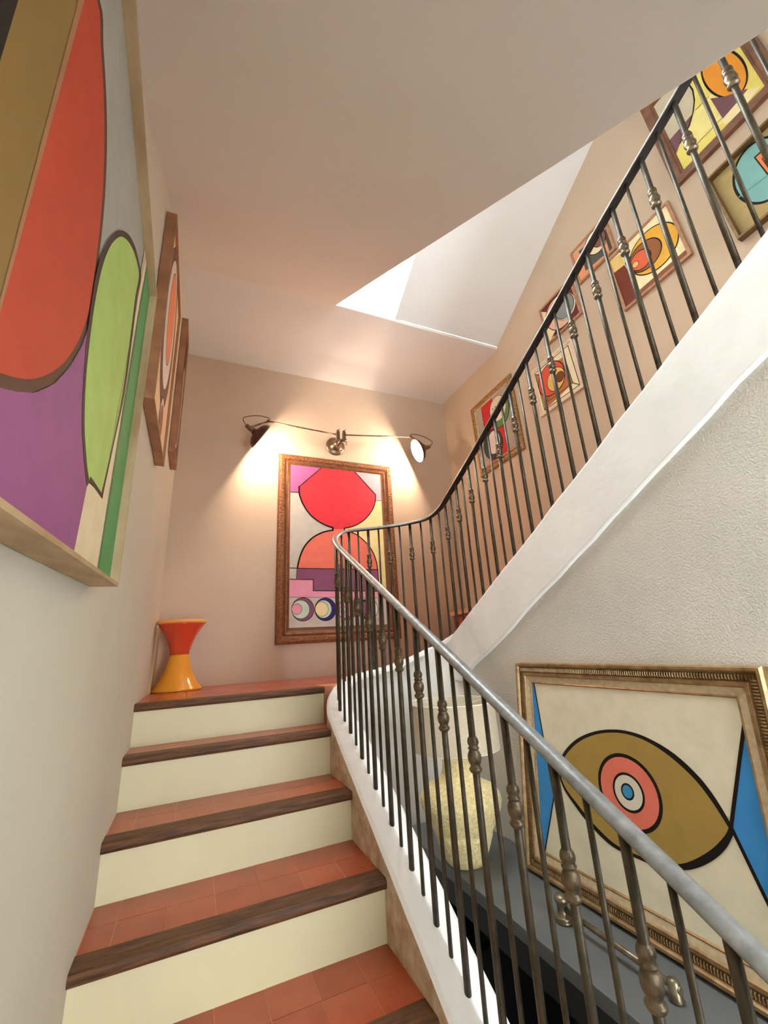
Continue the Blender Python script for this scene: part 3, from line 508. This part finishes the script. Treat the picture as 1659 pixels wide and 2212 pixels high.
for r, z in [(r_*0.87, z_*0.92) for r_, z_ in KN]:
    for k in range(seg):
        a = 2*math.pi*k/seg; fl = 1.0-0.10*(k % 2) if -0.028 < z < 0.004 else 1.0
        vv.append((r*fl*math.cos(a), r*fl*math.sin(a), z))
kmb.add(vv, [(i*seg+k, i*seg+(k+1) % seg, (i+1)*seg+(k+1) % seg, (i+1)*seg+k) for i in range(len(KN)-1) for k in range(seg)], 0, True)
knop_me = kmb.mesh('knop', M_knop)
# arc length along the plan
S = [0.0]
for i in range(1, len(PATH)): S.append(S[-1]+math.hypot(PATH[i][0]-PATH[i-1][0], PATH[i][1]-PATH[i-1][1]))
def at_s(s):
    for i in range(1, len(S)):
        if S[i] >= s:
            t = (s-S[i-1])/(S[i]-S[i-1]); return tuple(a+(b-a)*t for a, b in zip(PATH[i-1], PATH[i]))
s0 = 0.678+0.3-0.154*4; STEP = 0.0765
rail_inv = Matrix.Translation(-rail.location)
shaft_cache = {}
def shaft(r, h, mi):
    key = (r, round(h, 3))
    if key not in shaft_cache:
        shaft_cache[key] = MB().lathe([(r, 0), (r, h)], 12).mesh('baluster', M_iron)
    return shaft_cache[key]
k = 0; s = s0
while s < S[-1]-0.02:
    x, y, zc, zr = at_s(s); thick = (k % 2 == 0); r = 0.0097 if thick else 0.0064
    z0 = zc-0.02; h = zr-0.008-z0
    o = link('baluster', shaft(r, h, 0), rail); o.location = Vector((x, y, z0))-rail.location
    if thick:
        kn = link('knop', knop_me, o); kn.location = (0, 0, zr-0.222-z0); kn['label'] = 'turned bronze knop'
    s += STEP; k += 1

# ---------------------------------------------------------------- pictures
PM = {}
def pmat(c):
    c = tuple(c)
    if c not in PM: PM[c] = mat('oil_paint_%d_%d_%d' % c, c, 0.6, spec=0.2, var=0.035, vscale=18, bump=0.04, bscale=220)
    return PM[c]
def clip(poly, x0, x1, y0, y1, quad=None):
    if quad:
        for i in range(4):
            (ax_, ay_), (bx_, by_) = quad[i], quad[(i+1) % 4]; out = []; n = len(poly)
            f_ = lambda p: (bx_-ax_)*(p[1]-ay_)-(by_-ay_)*(p[0]-ax_)
            for k in range(n):
                a = poly[k]; b = poly[(k+1) % n]; da = f_(a); db = f_(b)
                if da >= 0: out.append(a)
                if (da >= 0) != (db >= 0): t = da/(da-db); out.append((a[0]+(b[0]-a[0])*t, a[1]+(b[1]-a[1])*t))
            poly = out
            if len(poly) < 3: return None
        return poly
    for ax, lim, sg in ((0, x0, 1), (0, x1, -1), (1, y0, 1), (1, y1, -1)):
        out = []; n = len(poly)
        for i in range(n):
            a = poly[i]; b = poly[(i+1) % n]; da = (a[ax]-lim)*sg; db = (b[ax]-lim)*sg
            if da >= 0: out.append(a)
            if (da >= 0) != (db >= 0):
                t = da/(da-db); out.append((a[0]+(b[0]-a[0])*t, a[1]+(b[1]-a[1])*t))
        poly = out
        if len(poly) < 3: return None
    return poly
def oval(c, grow=0.0, n=44):
    cx, cy_, a, b, ang = c; ca, sa = math.cos(math.radians(ang)), math.sin(math.radians(ang)); a += grow; b += grow
    return [(cx+a*math.cos(2*math.pi*k/n)*ca-b*math.sin(2*math.pi*k/n)*sa, cy_+a*math.cos(2*math.pi*k/n)*sa+b*math.sin(2*math.pi*k/n)*ca) for k in range(n)]
INK = (26, 18, 16)
def canvas_mesh(shapes, rect, z, quad=None):
    mb = MB(); mats = []; lay = [0]
    def put(col, poly):
        poly = clip(list(poly), *rect, quad=quad)
        if not poly: return
        m = pmat(col)
        if m not in mats: mats.append(m)
        zz = z+0.0003*lay[0]; lay[0] += 1
        mb.add([(p[0], p[1], zz) for p in poly], [tuple(range(len(poly)))], mats.index(m))
    x0, x1, y0, y1 = rect
    put(shapes[0][1], [(x0-0.3, y0-0.3), (x1+0.3, y0-0.3), (x1+0.3, y1+0.3), (x0-0.3, y1+0.3)])
    for s in shapes:
        if s[0] == 'p': put(s[1], s[2])
        elif s[0] == 'e':
            if s[3]: put(INK, oval(s[2], s[3]/2)); put(s[1], oval(s[2], -s[3]/2))
            else: put(s[1], oval(s[2]))
        elif s[0] == 'l':
            w = s[3]/2
            for (ax, ay), (bx, by) in zip(s[2], s[2][1:]):
                d = math.hypot(bx-ax, by-ay)
                if d < 1e-6: continue
                tx, ty_ = (bx-ax)/d, (by-ay)/d; e = w*0.7
                put(s[1], [(ax-tx*e-ty_*w, ay-ty_*e+tx*w), (ax-tx*e+ty_*w, ay-ty_*e-tx*w), (bx+tx*e+ty_*w, by+ty_*e-tx*w), (bx+tx*e-ty_*w, by+ty_*e+tx*w)])
                lay[0] -= 1
            lay[0] += 1
    # keep every polygon's facing: no normal recalculation across layers
    me = bpy.data.meshes.new('canvas'); me.from_pydata(mb.v, [], mb.f); me.update()
    for m in mats: me.materials.append(m)
    me.polygons.foreach_set('material_index', mb.m)
    return me
def frame_mesh(rect, prof, mats, mis=None):
    x0, x1, y0, y1 = rect; mb = MB(); n = len(prof)
    for i, z in prof: mb.v += [(x0+i, y0+i, z), (x1-i, y0+i, z), (x1-i, y1-i, z), (x0+i, y1-i, z)]
    for k in range(n-1):
        for j in range(4):
            mb.f.append([k*4+j, k*4+(j+1) % 4, (k+1)*4+(j+1) % 4, (k+1)*4+j]); mb.m.append(mis[k] if mis else 0); mb.sm.append(False)
    return mb.mesh('frame', mats)
def picture(name, label, org, u, v, shapes, outer, prof, fmats, inset, zc, mis=None, depth=0.03, beads=None, taper=None):
    """org: outer lower-left corner of the frame front; u, v: unit axes; prof: (inset, z) with z=0 the frame's front"""
    u = Vector(u).normalized(); v = Vector(v).normalized(); n = u.cross(v)
    e = empty(name, org, label, 'painting'); MM = Matrix((u, v, n)).transposed().to_4x4(); MM.translation = Vector(org); e.matrix_world = MM
    bpy.context.view_layer.update()
    fme = frame_mesh(outer, prof, fmats, mis)
    tp = (lambda x, y: y+(outer[1]-x)*(-taper[0]*(1-y/outer[3])+taper[1]*y/outer[3])) if taper else (lambda x, y: y)
    for vtx in fme.vertices: vtx.co.y = tp(vtx.co.x, vtx.co.y)
    f = link('frame', fme, e)
    il = inset if isinstance(inset, tuple) else (inset,)*4
    rect = (outer[0]+il[0], outer[1]-il[1], outer[2]+il[2], outer[3]-il[3])
    quad = [(x, tp(x, y)) for x, y in ((rect[0], rect[2]), (rect[1], rect[2]), (rect[1], rect[3]), (rect[0], rect[3]))] if taper else None
    c = link('canvas', canvas_mesh(shapes, rect, zc, quad), e)
    bk = MB().box(outer[0]+0.01, outer[1]-0.01, outer[2]+0.01, outer[3]-0.01, -depth, zc-0.001); bk.v = [(p[0], tp(p[0], p[1]), p[2]) for p in bk.v]; bo_ = bk.obj('backing', mat('frame_back', (120, 92, 66), 0.8), e)
    if beads:
        bi, bz, br, sp_, shape, bm_ = beads; b = MB(); x0, x1, y0, y1 = outer[0]+bi, outer[1]-bi, outer[2]+bi, outer[3]-bi
        def one(cx, cy_, horiz):
            if shape == 'bead':
                b.lathe([(0.001, 0), (br*0.8, br*0.35), (br, 0)][1:] and [(br, 0), (br*0.75, br*0.65), (br*0.05, br)], 6, (cx, cy_, bz), caps=False)
            else:
                hx, hy = (sp_*0.30, br) if horiz else (br, sp_*0.30)
                b.add([(cx-hx, cy_-hy, bz), (cx+hx, cy_-hy, bz), (cx+hx, cy_+hy, bz), (cx-hx, cy_+hy, bz), (cx, cy_-hy*0.6, bz+br*0.55) if not horiz else (cx, cy_-hy*0.6, bz+br*0.55), (cx, cy_+hy*0.6, bz+br*0.55)],
                      [(0, 1, 4), (2, 3, 5), (1, 2, 5, 4), (3, 0, 4, 5)] if horiz else [(0, 1, 4), (2, 3, 5), (1, 2, 5, 4), (3, 0, 4, 5)])
        k = int((x1-x0)/sp_)
        for q in range(k+1): one(x0+(x1-x0)*q/k, y0, True); one(x0+(x1-x0)*q/k, y1, True)
        k = int((y1-y0)/sp_)
        for q in range(1, k): one(x0, y0+(y1-y0)*q/k, False); one(x1, y0+(y1-y0)*q/k, False)
        bo2 = b.obj('beading', bm_, f); bo2['kind'] = 'stuff'
    return e
M_oak = mat('frame_light_wood', (186, 138, 104), 0.5, vscale=10, rgb2=(158, 108, 78), stretch=(3, 3, 3), bump=0.1, bscale=40)
M_walnut = mat('frame_walnut', (136, 88, 62), 0.45, vscale=12, rgb2=(92, 56, 38), bump=0.15, bscale=40)
M_pine = mat('frame_raw_pine', (188, 164, 126), 0.6, vscale=6, rgb2=(156, 126, 90), stretch=(1, 1, 3))
M_gold = mat('frame_gilt', (188, 150, 100), 0.38, metal=0.45, vscale=60, rgb2=(120, 84, 46), bump=0.6, bscale=110, detail=6)
M_carved = mat('frame_carved_brown', (158, 102, 58), 0.4, metal=0.2, vscale=70, rgb2=(96, 52, 24), bump=1.0, bscale=85, detail=6)
M_carv2 = mat('frame_brown', (138, 86, 50), 0.4, metal=0.15, vscale=20, rgb2=(108, 62, 34), bump=0.2, bscale=60)
M_bronze = mat('frame_bronze', (172, 140, 98), 0.36, metal=0.45, vscale=30, rgb2=(128, 98, 62), bump=0.12, bscale=70)
M_bronze_d = mat('frame_bronze_dark', (120, 92, 56), 0.4, metal=0.4, vscale=30, rgb2=(84, 62, 36))
M_liner = mat('frame_linen', (206, 186, 152), 0.75, vscale=60, rgb2=(184, 160, 126), bump=0.1, bscale=200)
M_mid = mat('frame_mid_wood', (176, 128, 92), 0.5, vscale=10, rgb2=(146, 100, 70), bump=0.1, bscale=40)
M_pwhite = mat('frame_blush_white', (226, 202, 182), 0.55, var=0.03)

# red dome above the landing
picture('framed_painting', 'tall painting of red and coral domes in carved brown frame on the end wall', (0.815, 3.455, 0.06), (1, 0, 0), (0, 0, 1),
        PAINT['B']['shapes'], (0, 1.085, 0, 1.63), [(0.0, -0.043), (0.0, -0.02), (0.008, -0.006), (0.025, 0.0), (0.048, -0.004), (0.058, -0.014), (0.068, -0.016), (0.074, -0.010), (0.082, -0.010), (0.092, -0.016), (0.106, -0.022)],
        [M_carved, M_carv2], (0.105, 0.118, 0.124, 0.098), -0.020, mis=[1, 1, 0, 0, 0, 1, 1, 1, 1, 1], depth=0.044, beads=(0.063, -0.016, 0.005, 0.0135, 'bead', M_carv2))
# eye above the console, leaning
picture('framed_painting', 'big ochre eye painting with blue corners leaning on the dark console in ribbed bronze frame', (1.600, 1.772, -0.925), (0, -1, 0), (0.095, 0, 0.815),
        PAINT['E']['shapes'], (-0.008, 1.03, -0.004, 0.821), [(0.0, -0.045), (0.0, -0.008), (0.006, 0.0), (0.014, 0.0), (0.018, -0.006), (0.020, -0.012), (0.042, -0.014), (0.046, -0.008), (0.056, -0.008), (0.060, -0.014), (0.082, -0.018), (0.086, -0.016), (0.092, -0.024)],
        [M_bronze, M_bronze_d, M_liner], (0.090, 0.086, 0.068, 0.086), -0.022, mis=[0, 0, 0, 0, 0, 1, 0, 0, 0, 2, 0, 0], depth=0.046, beads=(0.031, -0.013, 0.009, 0.0088, 'rib', M_bronze))
# small pictures beside the upper flight
def small(key, name, label, outer, prof, fm, inset, zc, depth=0.02, mis=None, beads=None):
    P = PAINT[key]; a = P['rot']
    picture(name, label, P['o'], (0, -math.cos(a), math.sin(a)), (0, math.sin(a), math.cos(a)), P['shapes'], outer, prof, fm, inset, zc, mis=mis, depth=depth, beads=beads)
BOXP = lambda w, d=0.02, r=0.010: [(0.0, -d), (0.0, 0.0), (w, 0.0), (w, -r)]
small('R1', 'framed_painting', 'red banded painting with green rimmed and grey rimmed ovals in ornate gilt frame', (0, 0.604, 0, 0.733),
      [(0.0, -0.02), (0.0, -0.004), (0.01, 0.004), (0.032, 0.006), (0.044, -0.002), (0.050, 0.002), (0.058, 0.0), (0.066, -0.006), (0.075, -0.008)], [M_gold, M_bronze, M_liner], 0.074, -0.006, mis=[0, 0, 0, 0, 1, 1, 2, 2])
small('R2', 'framed_painting', 'red and yellow egg painting in pale blush frame beside the upper flight', (-0.028, 0.392, 0.0, 0.425), BOXP(0.022), M_pwhite, 0.022, -0.006)
small('R3', 'framed_painting', 'small maroon painting with pink disc and grey oval in light wood frame', (-0.018, 0.312, 0.0, 0.345), BOXP(0.016), M_oak, 0.016, -0.007)
small('R4', 'framed_painting', 'small peach and charcoal painting with cream oval in light wood frame', (-0.006, 0.298, 0.01, 0.312), BOXP(0.016), M_oak, 0.016, -0.007)
small('R5', 'framed_painting', 'cream painting of nested yellow brown and coral ovals in light wood frame', (0.0, 0.424, 0.012, 0.444), BOXP(0.017), M_oak, 0.017, -0.007)
small('R6', 'framed_painting', 'yellow and orange painting with purple wedges in wide walnut frame near the ceiling opening', (0, 0.521, 0.0, 0.716),
      [(0.0, -0.02), (0.0, 0.008), (0.045, 0.008), (0.052, -0.002), (0.060, -0.002), (0.062, -0.01)], M_walnut, 0.062, -0.008)
small('R7', 'framed_painting', 'turquoise disc painting with coral square in deep bronze shadow frame', (0, 0.435, 0.0, 0.455), [(0.0, -0.02), (0.0, 0.02), (0.012, 0.02), (0.014, -0.014)], M_bronze_d, 0.014, -0.013)
# left wall
INKB = (70, 48, 40)
picture('framed_painting', 'huge canvas of red purple and green curves in deep raw pine box frame', (0.060, 0.25, 0.150), (0, 1, 0), (0, 0, 1),
        PAINT['L1']['shapes'], (-0.02, 0.945, 0.024, 0.902), [(0.0, -0.058), (0.0, 0.0), (0.008, 0.0), (0.010, -0.026)], M_pine, 0.010, -0.022, depth=0.058, taper=(0.045, 0.120))
L2 = [('p', (240, 208, 164), ((0, 0), (1, 0), (1, 1), (0, 1))), ('e', (120, 84, 70), (0.30, 0.56, 0.40, 0.26, 90), 0.006), ('e', (232, 222, 214), (0.30, 0.58, 0.33, 0.20, 90), 0.004),
      ('e', (238, 146, 104), (0.31, 0.62, 0.24, 0.13, 90), 0.006), ('e', (238, 208, 190), (0.37, 0.12, 0.10, 0.08, 90), 0.006), ('e', (150, 92, 66), (0.37, 0.11, 0.075, 0.055, 90), 0.004)]
picture('framed_painting', 'cream canvas with coral oval in brown box frame beside the huge pine framed canvas', (0.042, 1.55, 0.91), (0, 1, 0), (0, 0, 1), L2, (0, 0.63, 0, 0.915),
        [(0.0, -0.040), (0.0, 0.0), (0.008, 0.0), (0.010, -0.014)], M_mid, 0.010, -0.012, depth=0.040)
L3 = [('p', (96, 46, 62), ((0, 0), (1, 0), (1, 1.1), (0, 1.1))), ('e', (232, 218, 206), (0.16, 0.52, 0.42, 0.13, 90), 0.004), ('e', (92, 82, 56), (0.15, 0.46, 0.34, 0.10, 90), 0.006), ('e', (60, 34, 44), (0.18, 0.85, 0.12, 0.06, 90), 0.004)]
picture('framed_painting', 'plum and olive canvas in brown box frame hung nearest to the corner', (0.040, 2.765, 1.265), (0, 1, 0), (0, 0, 1), L3, (0, 0.31, 0, 1.045),
        [(0.0, -0.038), (0.0, 0.0), (0.007, 0.0), (0.009, -0.012)], M_mid, 0.009, -0.010, depth=0.038)

# ---------------------------------------------------------------- wall lamp with two arms
lamp = empty('wall_lamp', (1.345, YB, 1.842), 'two armed metal wall lamp above the tall dome painting', 'wall lamp')
M_steel = mat('lamp_steel', (150, 132, 112), 0.34, metal=0.85, vscale=30, rgb2=(104, 86, 68))
M_shade = mat('lamp_shade_enamel', (96, 66, 50), 0.4, metal=0.4, vscale=20, rgb2=(72, 46, 34))
M_shade_in = mat('lamp_shade_inside', (238, 226, 204), 0.45)
RX = Matrix.Rotation(math.radians(90), 4, 'X')     # lathe z -> -y (out of the wall)
b = MB(); b.lathe([(0.092, 0), (0.092, 0.010), (0.078, 0.014), (0.070, 0.020), (0.060, 0.022), (0.052, 0.030), (0.030, 0.062), (0.026, 0.085), (0.014, 0.088)], 32, (1.345, YB, 1.842), M=RX)
under(lamp, b.obj('wall_plate', M_steel))
for a in (35, 145, 215, 325):
    p = (1.345+0.070*math.cos(math.radians(a)), YB-0.019, 1.842+0.070*math.sin(math.radians(a)))
    under(lamp, MB().lathe([(0.007, 0), (0.006, 0.005), (0.002, 0.007)], 8, p, M=RX).obj('screw', M_steel))
YA = 3.25
def Q(x, z): k_ = YA/3.28; return (CAMX+(x-CAMX)*k_, YA, z*k_)
jx, jy, jz = Q(1.330, 1.852)
b = MB(); b.tube([(1.345, YB-0.080, 1.846), (jx, YB-0.14, jz-0.062), (jx, jy, jz-0.058)], 0.015); b.tube([(jx-0.045, jy, jz-0.050), (jx+0.055, jy, jz-0.050)], 0.0125)
for dx in (-0.026, 0.030):
    b.box(jx+dx-0.013, jx+dx+0.013, jy-0.017, jy+0.017, jz-0.055, jz+0.030)
    b.lathe([(0.006, 0), (0.012, 0.005), (0.011, 0.016), (0.004, 0.020)], 10, (jx+dx, jy, jz+0.030))
    b.tube([(jx+dx, jy, jz+0.04), (jx+dx+0.016, jy, jz+0.062)], 0.004, 8)
b.tube([(jx+0.05, jy, jz-0.05), (jx+0.054, jy, jz-0.092)], 0.0045, 8)
under(lamp, b.obj('joint', M_steel))
def head(axis, c, arm_a, arm_b, label):
    """one arm with its dish"""
    axis = Vector(axis).normalized(); c = Vector(c)
    under(lamp, MB().tube([arm_a, arm_b], 0.0062, 10).obj('arm', M_steel))
    q = Vector((0, 0, 1)).rotation_difference(axis).to_matrix().to_4x4()
    # dish: outside + inside skins, rim at c
    R = 0.115
    out = [(0.020, -0.085), (0.024, -0.074), (0.030, -0.064), (0.070, -0.054), (0.098, -0.034), (0.111, -0.013), (R, 0.0)]
    d = MB(); d.lathe(out, 32, tuple(c), 0, M=q, caps=False); d.lathe([(r-0.002, z+0.002) for r, z in out[2:]][::-1]+[(0.004, -0.060)], 32, tuple(c), 1, M=q, caps=False)
    d.lathe([(R, 0.0), (R-0.002, 0.002)], 32, tuple(c), 0, M=q, caps=False)
    so = under(lamp, d.obj('shade', [M_shade, M_shade_in])); so['label'] = label
    sk = MB(); sk.lathe([(0.012, -0.150), (0.017, -0.146), (0.019, -0.120), (0.022, -0.112), (0.022, -0.088), (0.026, -0.080)], 18, tuple(c), M=q); under(lamp, sk.obj('socket', M_steel))
    top = c-axis*0.118
    kn = MB(); kn.tube([arm_b, Vector(arm_b)*0.4+top*0.6, top], 0.008, 8); kn.lathe([(0.004, -0.014), (0.013, -0.010), (0.013, 0.010), (0.004, 0.014)], 12, tuple(arm_b)); under(lamp, kn.obj('pivot', M_steel))
    e0 = c-axis*0.150; up_ = Vector((0, 0, 1))
    loop = catmull([tuple(e0), tuple(e0-axis*0.025+up_*0.045), tuple((e0+Vector(arm_b))/2-axis*0.01+up_*0.062), tuple(Vector(arm_b)+up_*0.03), tuple(arm_b)], 6)
    under(lamp, MB().tube(loop, 0.0035, 8).obj('cable', mat('cable', (70, 52, 42), 0.6)))
    bc = c-axis*0.034
    mb_ = bpy.data.materials.get('bulb_glow')
    if not mb_:
        mb_ = bpy.data.materials.new('bulb_glow'); mb_.use_nodes = True; p = mb_.node_tree.nodes['Principled BSDF']
        p.inputs['Emission Color'].default_value = (1.0, 0.78, 0.55, 1); p.inputs['Emission Strength'].default_value = 30.0
    bl = MB(); bl.lathe([(0.010, -0.060), (0.011, -0.042), (0.017, -0.032), (0.020, -0.022), (0.018, -0.010), (0.010, -0.003), (0.002, 0.0)], 16, tuple(c-axis*0.008), M=q)
    bo_ = under(lamp, bl.obj('bulb', mb_))
    li = bpy.data.lights.new('bulb_light', 'POINT'); li.energy = LAMP_W; li.color = LAMP_COL; li.shadow_soft_size = 0.03
    lo = bpy.data.objects.new('bulb_light', li); COL.objects.link(lo); lo.location = c-axis*0.024; under(lamp, lo)
head((0.84, 0.20, -0.50), Q(0.632, 1.722), Q(1.285, 1.851), Q(0.690, 1.880), 'brown enamel dish turned towards the painting')
head((-0.90, 0.15, -0.38), Q(2.108, 1.802), Q(1.375, 1.859), Q(2.055, 1.945), 'brown enamel dish with its lit bulb in view')

# ---------------------------------------------------------------- plastic stool in the corner
st = empty('stool', (0.157, 3.265, LZ), 'hourglass plastic stool, red above and yellow below, in the landing corner', 'stool')
M_sy = mat('plastic_yellow', (238, 160, 44), 0.18, var=0.02, coat=0.5); M_sr = mat('plastic_red', (214, 72, 44), 0.22, var=0.02, coat=0.4); M_so = mat('plastic_orange', (244, 168, 92), 0.25, var=0.02)
lo_ = [(0.150, 0.0), (0.152, 0.008), (0.148, 0.014), (0.136, 0.030), (0.115, 0.060), (0.096, 0.095), (0.080, 0.135), (0.068, 0.175), (0.061, 0.205), (0.059, 0.222)]
hi_ = [(0.059, 0.222), (0.062, 0.245), (0.070, 0.275), (0.083, 0.310), (0.100, 0.345), (0.120, 0.380), (0.142, 0.412), (0.146, 0.418)]
under(st, MB().lathe(lo_, 40, (0.157, 3.265, LZ)).obj('base', M_sy)); under(st, MB().lathe(hi_, 40, (0.157, 3.265, LZ)).obj('upper_cone', M_sr))
under(st, MB().lathe([(0.146, 0.418), (0.152, 0.420), (0.153, 0.432), (0.150, 0.440), (0.135, 0.441), (0.125, 0.437), (0.01, 0.436)], 40, (0.157, 3.265, LZ)).obj('seat', M_so))
# board standing in the corner behind the stool
tb = MB().prism([(3.14, LZ-0.002), (3.46, LZ-0.002), (3.46, 0.20), (3.40, 0.21)], 0, 0.0, 0.014).obj('trim_1', mat('board_cream', (196, 168, 128), 0.7)); struct(tb, 'thin cream board standing against the wall behind the stool')

# ---------------------------------------------------------------- console, lamp, rail on the console
CT = -0.936; cx0, cx1, cy0_, cy1_ = 1.335, XW-0.004, -0.25, 2.46
con = empty('console_table', ((cx0+cx1)/2, 1.1, FZ), 'long slate grey console table in the well below the railing', 'console table')
under(con, MB().box(cx0, cx1, cy0_, cy1_, CT-0.045, CT).obj('table_top', M_console, bevel=0.003))
under(con, MB().box(cx0+0.012, cx0+0.035, cy0_+0.02, cy1_-0.02, CT-0.14, CT-0.045).obj('apron', M_black))
under(con, MB().box(cx0+0.02, cx1-0.02, cy1_-0.06, cy1_-0.02, FZ, CT-0.045).obj('end_panel', M_black)); under(con, MB().box(cx0+0.02, cx1-0.02, cy0_+0.02, cy0_+0.06, FZ, CT-0.045).obj('end_panel', M_black))
under(con, MB().box(cx0+0.06, cx1-0.02, cy0_+0.06, cy1_-0.06, FZ+0.08, FZ+0.11).obj('shelf', M_black)); under(con, MB().box(cx1-0.03, cx1-0.012, cy0_+0.06, cy1_-0.06, FZ, CT-0.045).obj('back_panel', M_black))
under(con, MB().box(cx0+0.03, cx1-0.03, 1.93, 1.97, FZ, CT-0.30).obj('divider', M_black))

LX, LY = 1.425, 1.965
tl = empty('table_lamp', (LX, LY, CT), 'bulbous cream stone lamp with linen drum shade on the console', 'table lamp')
M_stone = mat('lamp_stone', (238, 222, 170), 0.8, vscale=70, rgb2=(206, 184, 128), bump=0.5, bscale=95, detail=6)
body = [(0.070, 0.0), (0.082, 0.004), (0.094, 0.020), (0.112, 0.065), (0.128, 0.105), (0.132, 0.118), (0.130, 0.121), (0.140, 0.140), (0.164, 0.185), (0.182, 0.222), (0.187, 0.248), (0.182, 0.272), (0.164, 0.294), (0.132, 0.308), (0.104, 0.318),
        (0.084, 0.334), (0.074, 0.362), (0.068, 0.410), (0.066, 0.470), (0.060, 0.474)]
under(tl, MB().lathe(body, 48, (LX, LY, CT)).obj('body', M_stone))
M_lin = mat('shade_linen', (214, 200, 176), 0.9, vscale=120, rgb2=(202, 186, 160), bump=0.06, bscale=260)
M_lin_in = mat('shade_lining', (238, 230, 208), 0.9)
sh = MB(); zb, zt, RS = CT+0.458, CT+0.660, 0.206
sh.lathe([(RS+0.004, zb), (RS, zt)], 56, (LX, LY, 0), 0, caps=False); sh.lathe([(RS+0.001, zb), (RS-0.003, zt)], 56, (LX, LY, 0), 1, caps=False)
sho = under(tl, sh.obj('shade', [M_lin, M_lin_in])); sho['label'] = 'linen drum shade'
for z in (zb, zt):
    ring = [(LX+(RS+0.001)*math.cos(2*math.pi*k/56), LY+(RS+0.001)*math.sin(2*math.pi*k/56), z) for k in range(57)]
    under(sho, MB().tube(ring, 0.0035, 8).obj('rim', M_lin_in))
sp_ = MB()
for a in (0, 120, 240): sp_.tube([(LX, LY, zt-0.03), (LX+RS*math.cos(math.radians(a)), LY+RS*math.sin(math.radians(a)), zt-0.004)], 0.0025, 6)
sp_.tube([(LX, LY, CT+0.47), (LX, LY, zt-0.028)], 0.012, 10)
under(tl, sp_.obj('carrier', M_lin_in))

# bronze bar on two feet lying along the console
br_ = empty('bronze_bar', (1.47, 1.44, CT), 'small bronze bar on two posts lying on the console before the eye painting', 'bar')
M_brz = mat('bar_bronze', (150, 138, 116), 0.35, metal=0.8, vscale=30, rgb2=(104, 92, 72))
yA, yB, xb = 1.445, 1.055, 1.478; zb_ = CT+0.052
under(br_, MB().lathe([(0.030, 0.0), (0.031, 0.006), (0.027, 0.010), (0.030, 0.014), (0.026, 0.018), (0.018, 0.022), (0.018, 0.052), (0.022, 0.056), (0.024, 0.066), (0.018, 0.074), (0.004, 0.077)], 24, (xb, yA, CT)).obj('post', M_brz))
under(br_, MB().tube([(xb, yA, zb_-0.012), (xb, yB-0.02, zb_-0.022)], 0.009, 12).obj('rod', M_brz))
under(br_, MB().lathe([(0.018, 0.0), (0.020, 0.004), (0.016, 0.010), (0.016, 0.040), (0.012, 0.046), (0.003, 0.049)], 20, (xb, yB, CT)).obj('post', M_brz))
